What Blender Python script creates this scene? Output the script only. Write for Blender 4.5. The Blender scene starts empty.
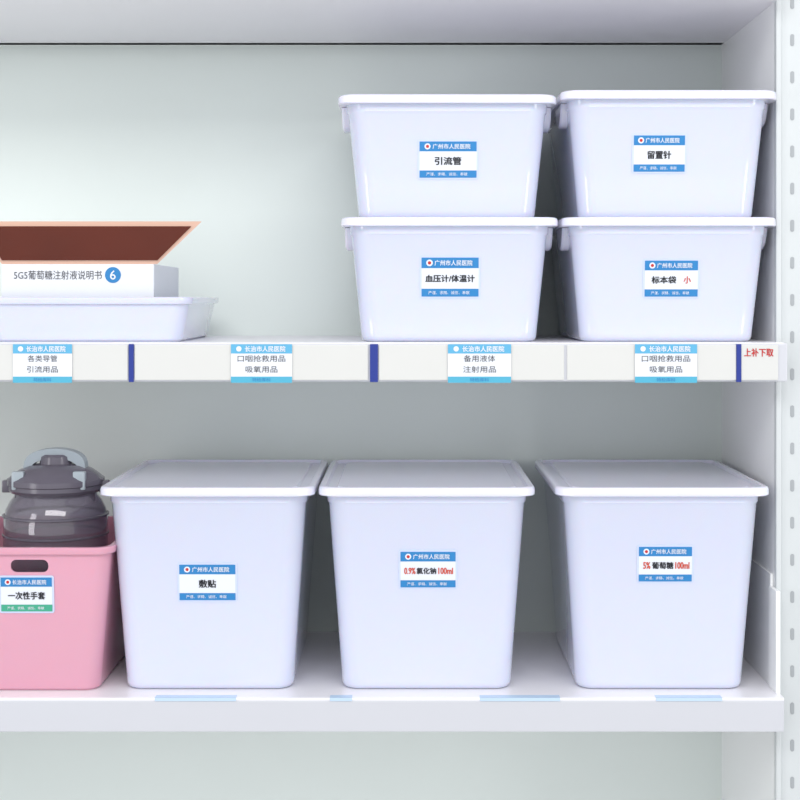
import bpy, bmesh, math
from mathutils import Matrix, Vector

scene = bpy.context.scene
F = 1522.0; D = 2.0; VX = 408.0; VY = 300.0; CZ = 1.25
def PX(px, y): return (px-VX)*(D+y)/F
def PZ(py, y): return CZ+(VY-py)*(D+y)/F

def lin(c):
    out=[]
    for v in c[:3]:
        v/=255.0
        out.append(v/12.92 if v<=0.04045 else ((v+0.055)/1.055)**2.4)
    return (*out,1.0)

def mat(name, rgb, rough=0.5, noise=0.0, nscale=20, bump=0.0, metallic=0.0, spec=0.5, coat=0.0, trans=0.0, sss=0.0):
    m=bpy.data.materials.new(name); m.use_nodes=True
    nt=m.node_tree; b=nt.nodes['Principled BSDF']
    b.inputs['Roughness'].default_value=rough
    b.inputs['Metallic'].default_value=metallic
    b.inputs['Specular IOR Level'].default_value=spec
    b.inputs['Coat Weight'].default_value=coat
    b.inputs['Transmission Weight'].default_value=trans
    if sss>0:
        b.inputs['Subsurface Weight'].default_value=sss
        b.inputs['Subsurface Scale'].default_value=0.01
    c=lin(rgb)
    tc=nt.nodes.new('ShaderNodeTexCoord'); nz=nt.nodes.new('ShaderNodeTexNoise')
    nz.inputs['Scale'].default_value=nscale
    nt.links.new(tc.outputs['Object'],nz.inputs['Vector'])
    mx=nt.nodes.new('ShaderNodeMix'); mx.data_type='RGBA'
    mx.inputs['A'].default_value=tuple(v*(1-noise) for v in c[:3])+(1,)
    mx.inputs['B'].default_value=tuple(min(1,v*(1+noise)) for v in c[:3])+(1,)
    nt.links.new(nz.outputs['Fac'],mx.inputs['Factor'])
    nt.links.new(mx.outputs['Result'],b.inputs['Base Color'])
    if bump>0:
        bp=nt.nodes.new('ShaderNodeBump'); bp.inputs['Strength'].default_value=bump; bp.inputs['Distance'].default_value=0.002
        nt.links.new(nz.outputs['Fac'],bp.inputs['Height']); nt.links.new(bp.outputs['Normal'],b.inputs['Normal'])
    return m

M=dict(
 wall=mat('wall_paint',(232,234,232),0.8,0.02),
 floor=mat('floor_tile',(215,215,214),0.4,0.04,6),
 back=mat('shelf_back_paint',(226,234,230),0.55,0.015,4,spec=0.3),
 metal=mat('shelf_white_enamel',(240,241,241),0.35,0.01,5),
 shelf=mat('shelf_board_enamel',(236,234,238),0.3,0.015,5),
 lip=mat('shelf_lip_enamel',(196,197,204),0.35,0.015,5),
 post=mat('post_enamel',(200,204,206),0.4,0.015,8),
 slot=mat('slot_dark',(158,162,166),0.6),
 strip=mat('label_strip_plastic',(205,205,203),0.35,0.01),
 bluetape=mat('blue_tape',(30,50,135),0.4),
 body=mat('bin_plastic',(206,210,230),0.11,0.01,3,coat=0.6,sss=0.2),
 lid=mat('lid_plastic',(222,222,238),0.2,0.01,3,coat=0.3,sss=0.1),
 holder=mat('label_sleeve',(196,206,234),0.08,coat=0.5),
 white=mat('paper_white',(218,222,231),0.5),
 blue=mat('print_blue',(36,122,184),0.4),
 sky=mat('print_sky_blue',(88,166,205),0.4),
 cyan=mat('print_cyan',(75,165,195),0.4),
 palecard=mat('pale_blue_card',(184,206,230),0.4),
 green=mat('print_green',(60,160,130),0.4),
 black=mat('ink_black',(20,20,30),0.6),
 grey=mat('ink_grey',(70,70,75),0.6),
 orange=mat('ink_orange',(200,72,48),0.6),
 red=mat('ink_red',(185,38,38),0.6),
 pink=mat('pink_plastic',(212,154,174),0.2,0.01,4,coat=0.3,sss=0.15),
 smoke=mat('smoky_plastic',(186,180,194),0.06,0.02,5,coat=0.5,trans=0.85),
 smoke2=mat('smoky_cap',(112,107,120),0.2,trans=0.3),
 handle=mat('handle_grey',(158,168,176),0.3),
 brown=mat('brown_gloss_board',(92,34,18),0.2,0.2,9,spec=0.4),
 tan=mat('board_edge',(220,180,160),0.5),
 carton=mat('carton_white',(222,225,232),0.45,0.01),
)

def finish(name, bm, mats, parent=None, loc=(0,0,0), smooth=True, ang=32, rot=(0,0,0)):
    bmesh.ops.recalc_face_normals(bm, faces=bm.faces)
    for f in bm.faces: f.smooth=smooth
    for e in bm.edges:
        if len(e.link_faces)==2:
            e.smooth = e.calc_face_angle(0) < math.radians(ang)
    me=bpy.data.meshes.new(name); bm.to_mesh(me); bm.free()
    for m in mats: me.materials.append(m)
    o=bpy.data.objects.new(name,me); scene.collection.objects.link(o)
    o.location=loc; o.rotation_euler=rot
    if parent: o.parent=parent
    return o

def empty(name, loc, parent=None):
    e=bpy.data.objects.new(name,None); scene.collection.objects.link(e); e.location=loc
    e.empty_display_size=0.05
    if parent: e.parent=parent
    return e

def merge(bm,t,mi=None):
    mp={}
    for v in t.verts: mp[v]=bm.verts.new(v.co)
    for f in t.faces:
        try:
            nf=bm.faces.new([mp[v] for v in f.verts]); nf.material_index=mi if mi is not None else f.material_index
        except ValueError: pass

def bx(bm, x0,x1,y0,y1,z0,z1, mi=0, bevel=0.0):
    t=bmesh.new()
    bmesh.ops.create_cube(t,size=1)
    for v in t.verts:
        v.co=Vector(((x0+x1)/2+v.co.x*(x1-x0),(y0+y1)/2+v.co.y*(y1-y0),(z0+z1)/2+v.co.z*(z1-z0)))
    if bevel>0:
        bmesh.ops.bevel(t,geom=t.edges[:],offset=bevel,segments=2,affect='EDGES',profile=0.6)
    merge(bm,t,mi); t.free()

def ring(w,d,r,z,n=8):
    r=max(0.0005,min(r,w/2-1e-4,d/2-1e-4)); pts=[]
    for cx,cy,a0 in ((w/2-r,d/2-r,0),(-w/2+r,d/2-r,90),(-w/2+r,-d/2+r,180),(w/2-r,-d/2+r,270)):
        for i in range(n+1):
            a=math.radians(a0+90*i/n); pts.append(Vector((cx+r*math.cos(a),cy+r*math.sin(a),z)))
    return pts

def loft(bm, rings, cap0=True, cap1=True, mi=0, closed=False):
    vs=[[bm.verts.new(p) for p in r] for r in rings]
    n=len(vs[0])
    pairs=list(zip(vs[:-1],vs[1:]))
    if closed: pairs.append((vs[-1],vs[0]))
    for a,b in pairs:
        for i in range(n):
            f=bm.faces.new((a[i],a[(i+1)%n],b[(i+1)%n],b[i])); f.material_index=mi
    if not closed:
        if cap0: bm.faces.new(vs[0]).material_index=mi
        if cap1: bm.faces.new(vs[-1]).material_index=mi

def lathe(bm, prof, n=48, mi=0, c=(0,0)):
    rs=[[Vector((c[0]+r*math.cos(2*math.pi*i/n),c[1]+r*math.sin(2*math.pi*i/n),z)) for i in range(n)] for r,z in prof]
    loft(bm,rs,mi=mi)

def add_text(bm, s, cx, cy, z, mi, height=None, width=None, bold=0.0):
    cu=bpy.data.curves.new('t','FONT'); cu.body=s; cu.size=1; cu.align_x='CENTER'
    cu.resolution_u=3
    o=bpy.data.objects.new('t',cu); scene.collection.objects.link(o)
    bpy.context.view_layer.update()
    dg=bpy.context.evaluated_depsgraph_get()
    me=bpy.data.meshes.new_from_object(o.evaluated_get(dg))
    bpy.data.objects.remove(o); bpy.data.curves.remove(cu)
    if me and len(me.vertices):
        xs=[v.co.x for v in me.vertices]; ys=[v.co.y for v in me.vertices]
        w=max(xs)-min(xs); h=max(ys)-min(ys)
        sy=(height/h) if height else width/w
        sx=(width/w) if width else sy
        mx_=(max(xs)+min(xs))/2; my=(max(ys)+min(ys))/2
        hh=h*sy
        offs=[(0,0)] if bold<=0 else [(-bold*hh,0),(bold*hh,0),(0,bold*hh*0.6),(0,-bold*hh*0.6)]
        for k,(ox,oy) in enumerate(offs):
            vs=[bm.verts.new((cx+ox+(v.co.x-mx_)*sx, cy+oy+(v.co.y-my)*sy, z+k*0.00004)) for v in me.vertices]
            for p in me.polygons:
                try: bm.faces.new([vs[i] for i in p.vertices]).material_index=mi
                except ValueError: pass
    if me: bpy.data.meshes.remove(me)

def quad(bm,x0,x1,y0,y1,z,mi):
    f=bm.faces.new([bm.verts.new(p) for p in ((x0,y0,z),(x1,y0,z),(x1,y1,z),(x0,y1,z))]); f.material_index=mi

LM=[M['holder'],M['white'],M['blue'],M['black'],M['orange'],M['white'],M['sky'],M['green'],M['red'],M['grey']]
def bin_label(parent,name,w,h,segs,loc,tilt,title='广州市人民医院',main_h=0.0085,green=False):
    bm=bmesh.new()
    t=bmesh.new(); r=[ring(w+0.005,h+0.005,0.003,z,3) for z in (0,0.0008)]
    loft(t,r); merge(bm,t,0); t.free()
    quad(bm,-w/2,w/2,-h/2,h/2,0.0011,1)
    quad(bm,-w/2,w/2,h/2-h*0.27,h/2,0.0014,2)
    quad(bm,-w/2,w/2,-h/2,-h/2+h*0.20,0.0014,7 if green else 2)
    t=bmesh.new(); bmesh.ops.create_circle(t,cap_ends=True,segments=16,radius=h*0.085,matrix=Matrix.Translation((-w*0.36,h/2-h*0.135,0.0017)))
    merge(bm,t,5); t.free()
    t=bmesh.new(); bmesh.ops.create_circle(t,cap_ends=True,segments=12,radius=h*0.045,matrix=Matrix.Translation((-w*0.36,h/2-h*0.135,0.0019)))
    merge(bm,t,8); t.free()
    add_text(bm,title,w*0.06,h/2-h*0.135,0.0017,5,height=h*0.14,width=w*0.66,bold=0.02)
    add_text(bm,'严谨、求精、诚信、奉献',-w*0.02,-h/2+h*0.10,0.0017,5,height=h*0.09,width=w*0.72)
    for s,mi,cx,wf in segs:
        add_text(bm,s,cx*w,-0.035*h,0.0017,mi,height=main_h,width=wf*w,bold=0.035)
    return finish(name,bm,LM,parent,loc,smooth=False,rot=(math.pi/2+tilt,0,0))

def storage_bin(px0,px1,yfront,zbase,height,depth=0.36,label=None,inset_t=0.026,inset_b=0.052,handles=True):
    yw=yfront+0.02
    w=(px1-px0)*(D+yw)/F; cx=PX((px0+px1)/2,yw); cy=yfront+depth/2
    E=empty('lidded_storage_bin',(cx,cy,zbase))
    lt=0.0115
    H=height
    bm=bmesh.new()
    wt,dt=w-inset_t,depth-inset_t; wb,db=w-inset_b,depth-inset_b
    zb=0.012; zt=H-lt
    rs=[ring(wb-0.022,db-0.022,0.014,0.0022),ring(wb-0.020,db-0.020,0.014,0),ring(wb-0.014,db-0.014,0.018,0),
        ring(wb-0.005,db-0.005,0.022,0.0025),ring(wb-0.001,db-0.001,0.024,0.007),ring(wb,db,0.025,zb),
        ring(wt-0.0008,dt-0.0008,0.026,zt-0.012),ring(wt+0.003,dt+0.003,0.028,zt-0.010),ring(wt+0.004,dt+0.004,0.028,zt+0.0005)]
    loft(bm,rs)
    finish('body',bm,[M['body']],E,smooth=True,ang=40)
    bm=bmesh.new()
    R=0.024
    rs=[ring(w-0.008,depth-0.008,R-0.003,H-lt),ring(w-0.002,depth-0.002,R,H-lt),ring(w,depth,R,H-lt+0.0012),
        ring(w,depth,R,H-0.004),ring(w-0.0015,depth-0.0015,R,H-0.0012),ring(w-0.005,depth-0.005,R-0.002,H),
        ring(w-0.018,depth-0.018,R-0.006,H),ring(w-0.023,depth-0.023,R-0.007,H-0.0045),
        ring(w-0.046,depth-0.046,R-0.01,H-0.0045),ring(w-0.050,depth-0.050,R-0.011,H-0.002)]
    loft(bm,rs)
    finish('lid',bm,[M['lid']],E,smooth=True,ang=40)
    if handles:
        bm=bmesh.new()
        for s in (-1,1):
            yc=-depth*0.26; L=0.075; n=14
            xi=s*(wt/2-0.004); top=zt-0.0005
            prof=[]
            for k in range(n+1):
                u=-1+2*k/n
                prof.append((yc+u*L/2, top-0.028*(1-abs(u)**3.0)-0.002))
            def vrow(x,ins):
                return [bm.verts.new((x,yc+(p[0]-yc)*(1-ins),top+(p[1]-top)*(1-ins))) for p in prof]+[bm.verts.new((x,yc+L/2*(1-ins),top)),bm.verts.new((x,yc-L/2*(1-ins),top))]
            a=vrow(xi,0); b=vrow(s*(w/2-0.0065),0.0); c=vrow(s*(w/2-0.004),0.08)
            m=len(a)
            for r0,r1 in ((a,b),(b,c)):
                for i in range(m):
                    bm.faces.new((r0[i],r0[(i+1)%m],r1[(i+1)%m],r1[i]))
            bm.faces.new(a); bm.faces.new(c)
        finish('side_handles',bm,[M['lid']],E,ang=30)
    if label:
        lx0,lx1,ly0,ly1,segs,mh=label
        slope=((inset_b-inset_t)/2)/(zt-zb)
        zc=PZ((ly0+ly1)/2,yfront+0.018)-zbase
        yf=-(db/2+ (zc-zb)*slope)-0.0003
        x=PX((lx0+lx1)/2,yfront+0.02)-cx
        lw=(lx1-lx0)*(D+yfront+0.02)/F-0.004; lh=(ly1-ly0)*(D+yfront+0.02)/F-0.004
        bin_label(E,'label',lw,lh,segs,(x,yf,zc),math.atan(slope),main_h=mh)
    return E

# ---------------- room ----------------
def room_box(name,m,*a):
    bm=bmesh.new(); bx(bm,*a); return finish(name,bm,[m],smooth=False)
room_box('floor',M['floor'],-3,3,-4,0.62,-0.05,0)
room_box('wall_back',M['wall'],-3,3,0.50,0.60,0,2.9)

# ---------------- shelving unit ----------------
XR=0.4945; XL=-0.93; YB=0.40; YP=0.050
zl=PZ(692,0.03); zu=PZ(342,0.03); zt3=PZ(45,YB)
U=empty('metal_shelving_unit',(0,0,0))
bm=bmesh.new()
bx(bm,XL,XR,YB,YB+0.012,0.05,2.15)
finish('back_panel',bm,[M['back']],U,smooth=False)
bm=bmesh.new()
for zz,h in ((zl,0.045),(zt3+0.05,0.05),(0.25,0.045)):
    bx(bm,XL,XR,0.0,YB,zz-0.004,zz,0,0.001)
    bx(bm,XL,XR,-0.0005,0.016,zz-h,zz-0.003,1,0.002)
    bx(bm,XL,XR,YB-0.02,YB,zz-h,zz-0.004,0,0.001)
bx(bm,XL,XR,0.016,YB+0.0005,zt3,zt3+0.01,0)
h=(382-343)/761
bx(bm,XL,XR,0.0,YB,zu-0.004,zu,0,0.001)
bx(bm,XL,XR+0.004,-0.001,0.016,zu-h,zu-0.0005,1,0.002)
bx(bm,XL,XR,YB-0.02,YB,zu-h,zu-0.004,0,0.001)
bx(bm,XL,XR,0.016,YB-0.02,zu-h,zu-h+0.003,0)
finish('shelf_boards',bm,[M['shelf'],M['lip']],U,smooth=False)
bm=bmesh.new()
bx(bm,XR,XR+0.004,YP+0.002,YB+0.012,0.03,2.15)
bx(bm,XL-0.004,XL,YP+0.002,YB+0.012,0.03,2.15)
bx(bm,XR-0.004,XR-0.0003,0.06,YB-0.003,zl,PZ(575,0.05),0,0.001)
bx(bm,XR-0.006,XR-0.0003,0.020,0.06,zl,PZ(590,0.03),0,0.001)
finish('side_panels',bm,[M['metal']],U,smooth=False)
bm=bmesh.new()
for s,x in ((1,XR),(-1,XL)):
    a,b=sorted((x,x+s*0.055))
    bx(bm,a,b,YP,YP+0.004,0,2.2,0,0.001)
    c,d=sorted((x+s*0.0,x+s*0.007))
    bx(bm,c,d,YP-0.006,YP+0.002,0,2.2,0,0.002)
    c,d=sorted((x+s*0.048,x+s*0.055))
    bx(bm,c,d,YP-0.006,YP+0.002,0,2.2,0,0.002)
    c,d=sorted((x+s*0.051,x+s*0.055))
    bx(bm,c,d,YP+0.004,YP+0.045,0,2.2,0,0.001)
    if s==-1: bx(bm,a,b-0.0045,YB-0.03,YB+0.03,0,2.2,0,0.002)
    else: bx(bm,x+0.0045,b,YB-0.03,YB+0.03,0,2.2,0,0.002)
    z=0.1
    while z<2.15:
        t=bmesh.new()
        loft(t,[ring(0.005,0.016,0.0024,q,4) for q in (0,0.0006)])
        bmesh.ops.transform(t,matrix=Matrix.Translation((x+s*0.023,YP-0.0001,z))@Matrix.Rotation(math.pi/2,4,'X'),verts=t.verts)
        merge(bm,t,1); t.free(); z+=0.05
finish('posts',bm,[M['post'],M['slot']],U,smooth=False)

Y0=-0.0015
bm=bmesh.new()
def pxx(p): return PX(p,Y0)
segs=[(-290,-110),(-108,128),(135,368),(379,564),(567,736),(741,778)]
for a,b in segs:
    bx(bm,pxx(a),pxx(b),-0.003,-0.001,PZ(380,Y0),PZ(345,Y0),0,0.0006)
for a,b in ((129,134),(370,378),(736,741)):
    bx(bm,pxx(a),pxx(b),-0.0042,-0.001,PZ(382,Y0),PZ(344,Y0),1,0.0004)
finish('price_strip',bm,[M['strip'],M['bluetape']],U,smooth=False)

SM=[M['white'],M['sky'],M['cyan'],M['grey'],M['white'],M['red'],M['blue']]
for i,(a,b,l1,l2) in enumerate(((13,72,'各类导管','引流用品'),(231,292,'口咽抢救用品','吸氧用品'),(448,511,'备用液体','注射用品'),(635,697,'口咽抢救用品','吸氧用品'))):
    w=(b-a)/761; hh=38.5/761
    bm=bmesh.new()
    quad(bm,-w/2,w/2,-hh/2,hh/2,0,0)
    quad(bm,-w/2,w/2,hh*0.26,hh/2,0.0003,1)
    quad(bm,-w/2,w/2,-hh/2,-hh*0.34,0.0003,2)
    add_text(bm,'长治市人民医院',w*0.06,hh*0.38,0.0006,0,height=hh*0.15,width=w*0.66,bold=0.03)
    t=bmesh.new(); bmesh.ops.create_circle(t,cap_ends=True,segments=14,radius=hh*0.07,matrix=Matrix.Translation((-w*0.37,hh*0.38,0.0006))); merge(bm,t,0); t.free()
    add_text(bm,l1,0,hh*0.13,0.0006,3,height=hh*0.17,width=w*(0.78 if len(l1)>4 else 0.5))
    add_text(bm,l2,0,-hh*0.15,0.0006,3,height=hh*0.17,width=w*0.52)
    add_text(bm,'特检库科',0,-hh*0.42,0.0006,6,height=hh*0.10,width=w*0.3)
    finish('price_card_%d'%(i+1),bm,SM,U,(PX((a+b)/2,-0.0045),-0.0045,PZ(363.5,-0.0045)),smooth=False,rot=(math.pi/2,0,0))
bm=bmesh.new()
add_text(bm,'上补下取',0,0,0,5,height=8.0/761,width=29/761,bold=0.03)
finish('red_notice_text',bm,SM,U,(PX(759,-0.0045),-0.0035,PZ(352.5,-0.0045)),smooth=False,rot=(math.pi/2,0,0))
bm=bmesh.new()
for a,b in ((155,236),(330,352),(480,560),(656,722)):
    bx(bm,PX(a,0),PX(b,0),-0.001,0.012,zl,zl+0.0006,0)
    bx(bm,PX(a,0),PX(b,0),-0.0014,-0.0006,zl-0.004,zl+0.0006,0)
finish('folded_shelf_cards',bm,[M['palecard']],U,smooth=False)

# ---------------- bins ----------------
B=3
h1=PZ(217,0.01)-zu
storage_bin(341,558,0.010,zu,h1,label=(420,480,256,298,[('血压计/体温计',B,0,0.86)],0.0095))
storage_bin(561.5,776,0.010,zu,h1,label=(643,699,259,298,[('标本袋',B,-0.14,0.46),('小',4,0.30,0.13)],0.0095))
zs=zu+h1-0.0018
storage_bin(338,556.5,0.010,zs,PZ(94,0.01)-zs,label=(418,478,140,179,[('引流管',B,0,0.46)],0.0105))
storage_bin(560,776.5,0.008,zs,PZ(90,0.01)-zs,label=(632,686,134,173,[('留置针',B,0,0.46)],0.0105))
hl=PZ(488,0.01)-zl
for a,b,lab in ((100,315,(178,237,563,602,[('敷贴',B,0,0.30)],0.0105)),
                (318.5,535,(399,457,550,589,[('0.9%',4,-0.33,0.20),('氯化钠',B,-0.03,0.35),('100ml',4,0.32,0.26)],0.0085)),
                (555,769,(637,693,545,583,[('5%',4,-0.35,0.13),('葡萄糖',B,-0.05,0.40),('100ml',4,0.32,0.26)],0.0090))):
    storage_bin(a,b,0.010,zl,hl,depth=0.365,label=lab,inset_t=0.025,inset_b=0.060,handles=False)

# ---------------- open bins ----------------
def open_bin(name,cx,cy,z,wt,dt,wb,db,H,m,th=0.0025,lip=0.006,slots=None):
    E=empty(name,(cx,cy,z))
    bm=bmesh.new()
    R=0.02
    outer=[ring(wb-0.01,db-0.01,R-0.004,0),ring(wb-0.002,db-0.002,R,0.003),ring(wb,db,R,0.008),ring(wt,dt,R+0.003,H-0.010),
           ring(wt+lip*1.6,dt+lip*1.6,R+0.006,H-0.009),ring(wt+lip*2,dt+lip*2,R+0.007,H-0.006),ring(wt+lip*2,dt+lip*2,R+0.007,H-0.001),
           ring(wt+lip*1.6,dt+lip*1.6,R+0.006,H),
           ring(wt-2*th,dt-2*th,R,H),ring(wb-2*th,db-2*th,R-0.003,th+0.003),ring(wb-2*th-0.006,db-2*th-0.006,R-0.004,th)]
    loft(bm,outer)
    o=finish('shell',bm,[m],E,ang=35)
    if slots:
        cb=bmesh.new()
        for (w_,h_,x_,z_) in slots:
            t=bmesh.new(); loft(t,[ring(w_,h_,h_/2-0.001,q,6) for q in (-0.03,0.03)])
            bmesh.ops.transform(t,matrix=Matrix.Translation((x_,-dt/2,z_))@Matrix.Rotation(math.pi/2,4,'X'),verts=t.verts)
            merge(cb,t,0); t.free()
        c=finish('cutter',cb,[m],E,smooth=False)
        md=o.modifiers.new('b','BOOLEAN'); md.operation='DIFFERENCE'; md.object=c; md.solver='EXACT'
        bpy.context.view_layer.update()
        dg=bpy.context.evaluated_depsgraph_get()
        nm=bpy.data.meshes.new_from_object(o.evaluated_get(dg))
        o.modifiers.clear(); o.data=nm
        bpy.data.objects.remove(c)
    return E
yb=0.012; hb=PZ(548,yb)-zl
xr=PX(112.5,yb); wlip=0.245; cxb=xr-wlip/2
slotx=PX(30,yb+0.01)-cxb
Pk=open_bin('pink_storage_basket',cxb,yb+0.15,zl,wlip-0.012,0.288,wlip-0.046,0.254,hb,M['pink'],
   slots=[(0.050,0.017,slotx,PZ(567,yb)-zl)])
slope=0.017/(hb-0.018)
zc=PZ(594,yb+0.012)-zl
yf=-(0.254/2+(zc-0.008)*slope)-0.0003
bin_label(Pk,'label',0.068,0.046,[('一次性手套',3,0,0.72)],(PX(27,yb+0.012)-cxb,yf,zc),math.atan(slope),title='长治市人民医院',main_h=0.010,green=True)

# ---------------- smoky jar ----------------
yj=0.15
jx=PX(56,yj); zj0=zl+0.0028
J=empty('smoky_water_bottle',(jx,yj,zj0))
def jz(py): return PZ(py,yj)-zj0
def jr(p): return p*(D+yj)/F
bm=bmesh.new()
prof=[(jr(30),0),(jr(45),0.001),(jr(50),0.006),(jr(51),0.02),(jr(51.5),jz(560)),(jr(51.5),jz(530)),(jr(51),jz(518)),(jr(49),jz(508)),(jr(45),jz(500)),(jr(41),jz(495)),(jr(40),jz(492))]
inner=[(r-0.0025,z) for r,z in prof[::-1][:-2]]
inner=[(r,max(z,0.004)) for r,z in inner]
lathe(bm,prof+inner)
finish('vessel',bm,[M['smoke']],J,ang=30)
bm=bmesh.new()
lathe(bm,[(jr(40),jz(492)),(jr(44),jz(491)),(jr(46.5),jz(488)),(jr(46.5),jz(484)),(jr(48),jz(483)),(jr(48),jz(478)),(jr(45),jz(476)),(jr(43),jz(474)),(jr(36),jz(469)),(jr(26),jz(465)),(jr(16),jz(463)),(jr(15),jz(456)),(jr(12),jz(454))])
bx(bm,jr(44),jr(53),-0.008,0.008,jz(492),jz(480),0,0.002)
bx(bm,-jr(53),-jr(44),-0.008,0.008,jz(492),jz(480),0,0.002)
finish('screw_cap',bm,[M['smoke2']],J,ang=30)
bm=bmesh.new()
for p in (514,533):
    lathe(bm,[(jr(50.5),jz(p+1.5)),(jr(52.3),jz(p+0.8)),(jr(52.3),jz(p-0.8)),(jr(50.5),jz(p-1.5)),(jr(50.4),jz(p))][:4]+[(jr(50.4),jz(p-1.4)),(jr(50.4),jz(p+1.4))])
    
# open rings: remove the end caps so the vessel interior stays visible
caps=[f for f in bm.faces if len(f.verts)>4]
bmesh.ops.delete(bm,geom=caps,context='FACES_ONLY')
finish('vessel_ribs',bm,[M['smoke2']],J,ang=30)
bm=bmesh.new()
n=24; rows=[]
for k in range(n+1):
    a=math.pi*k/n
    c_=-math.cos(a); sz=max(0,math.sin(a))**0.45 if 0<k<n else 0
    x=jr(31)*c_; z=jz(477)+(jz(448)-jz(477))*sz
    xi=jr(24)*c_; zi=jz(477)+(jz(458)-jz(477))*sz
    rows.append([bm.verts.new(p) for p in ((x,-0.011,z),(x,0.011,z),(xi,0.011,zi),(xi,-0.011,zi))])
for a,b in zip(rows[:-1],rows[1:]):
    for i in range(4): bm.faces.new((a[i],a[(i+1)%4],b[(i+1)%4],b[i]))
bm.faces.new(rows[0]); bm.faces.new(rows[-1])
for s in (-1,1):
    c,d=sorted((s*jr(24),s*jr(36)))
    bx(bm,c,d,-jr(34),-jr(26),jz(486),jz(468),0,0.002)
finish('carry_handle',bm,[M['handle']],J,ang=40)

# ---------------- upper left tray and carton ----------------
yt=0.015
wT=0.285; cxT=PX(197,yt)-wT/2-0.008
T=open_bin('open_storage_tray',cxT,yt+0.16,zu,wT-0.012,0.308,wT-0.030,0.290,PZ(297,yt)-zu,M['body'])
yc=0.045
xc1=PX(154,yc); xc0=xc1-0.205; zc1=PZ(264,yc)
C=empty('medicine_carton',((xc0+xc1)/2,yc+0.11,zu+0.003))
cw=(xc1-xc0)/2; ch=zc1-zu-0.003
bm=bmesh.new()
bx(bm,-cw,cw,-0.11,0.11,0,ch,0,0.0015)
finish('carton_box',bm,[M['carton']],C,smooth=False)
bm=bmesh.new()
yb0,zb0=-0.108,ch; yt1=-0.138; zt1=PZ(222,yc+0.11-0.138)-(zu+0.003)
xo=PX(201,yc-0.03)-(xc0+xc1)/2
def flap(x0b,x1b,x0t,x1t,off,mi,f0=0.0,f1=1.0,u0=0.0,u1=1.0):
    def P(u,v):
        xb=x0b+(x1b-x0b)*u; xt=x0t+(x1t-x0t)*u
        return Vector((xb+(xt-xb)*v, yb0+(yt1-yb0)*v, zb0+(zt1-zb0)*v))
    nrm=Vector((0,-(zt1-zb0),(yt1-yb0))).normalized()
    t=bmesh.new()
    c=[P(u0,f0),P(u1,f0),P(u1,f1),P(u0,f1)]
    A=[t.verts.new(p+nrm*off) for p in c]; Bv=[t.verts.new(p+nrm*(off-0.002)) for p in c]
    t.faces.new(A); t.faces.new(Bv[::-1])
    for i in range(4): t.faces.new((A[i],A[(i+1)%4],Bv[(i+1)%4],Bv[i]))
    merge(bm,t,mi); t.free()
flap(-cw,cw+0.004,-cw-0.03,xo,0,1)
flap(-cw,cw+0.004,-cw-0.03,xo,0.0015,0,0.10,0.90,0.02,0.975)
finish('brown_flap',bm,[M['brown'],M['tan']],C,smooth=False)
bm=bmesh.new()
add_text(bm,'5G5葡萄糖注射液说明书',PX(58,yc)-(xc0+xc1)/2,0,0,0,height=9/745,width=88/745)
t=bmesh.new(); bmesh.ops.create_circle(t,cap_ends=True,segments=24,radius=8/745,matrix=Matrix.Translation((PX(113,yc)-(xc0+xc1)/2,0,0))); merge(bm,t,1); t.free()
add_text(bm,'6',PX(113,yc)-(xc0+xc1)/2,0,0.0004,2,height=9/745,bold=0.02)
finish('carton_print',bm,[M['grey'],M['blue'],M['white']],C,(0,-0.1106,PZ(275,yc)-(zu+0.003)),smooth=False,rot=(math.pi/2,0,0))

# ---------------- lights ----------------
def area(name,loc,target,sx,sy,e,col=(1,1,1)):
    l=bpy.data.lights.new(name,'AREA'); l.shape='RECTANGLE'; l.size=sx; l.size_y=sy; l.energy=e; l.color=col
    o=bpy.data.objects.new(name,l); scene.collection.objects.link(o); o.location=loc
    o.rotation_euler=(Vector(target)-Vector(loc)).to_track_quat('-Z','Y').to_euler()
area('ceiling_light',(0.1,-2.3,2.7),(0.05,0.1,1.0),2.4,0.8,42,(1,0.985,0.975))
area('added_highlight_light',(-1.9,-1.5,1.3),(-0.1,0.1,1.0),0.5,1.5,10,(1,0.99,1.0))  # pair of unseen side lamps, added to put highlights on the bins' rounded corners
area('added_highlight_light',(2.0,-1.5,1.3),(0.1,0.1,1.0),0.5,1.5,10,(1,0.99,1.0))
w=bpy.data.worlds.new('World'); scene.world=w; w.use_nodes=True
w.node_tree.nodes['Background'].inputs['Color'].default_value=(0.95,0.98,1.0,1)
w.node_tree.nodes['Background'].inputs['Strength'].default_value=0.95

cam=bpy.data.cameras.new('camera'); co=bpy.data.objects.new('camera',cam); scene.collection.objects.link(co)
co.location=(0,-D,CZ); co.rotation_euler=(math.pi/2,0,0)
cam.sensor_width=36; cam.lens=36*F/800
cam.shift_x=(400-VX)/800; cam.shift_y=(VY-400)/800
scene.camera=co
scene.view_settings.view_transform='Standard'
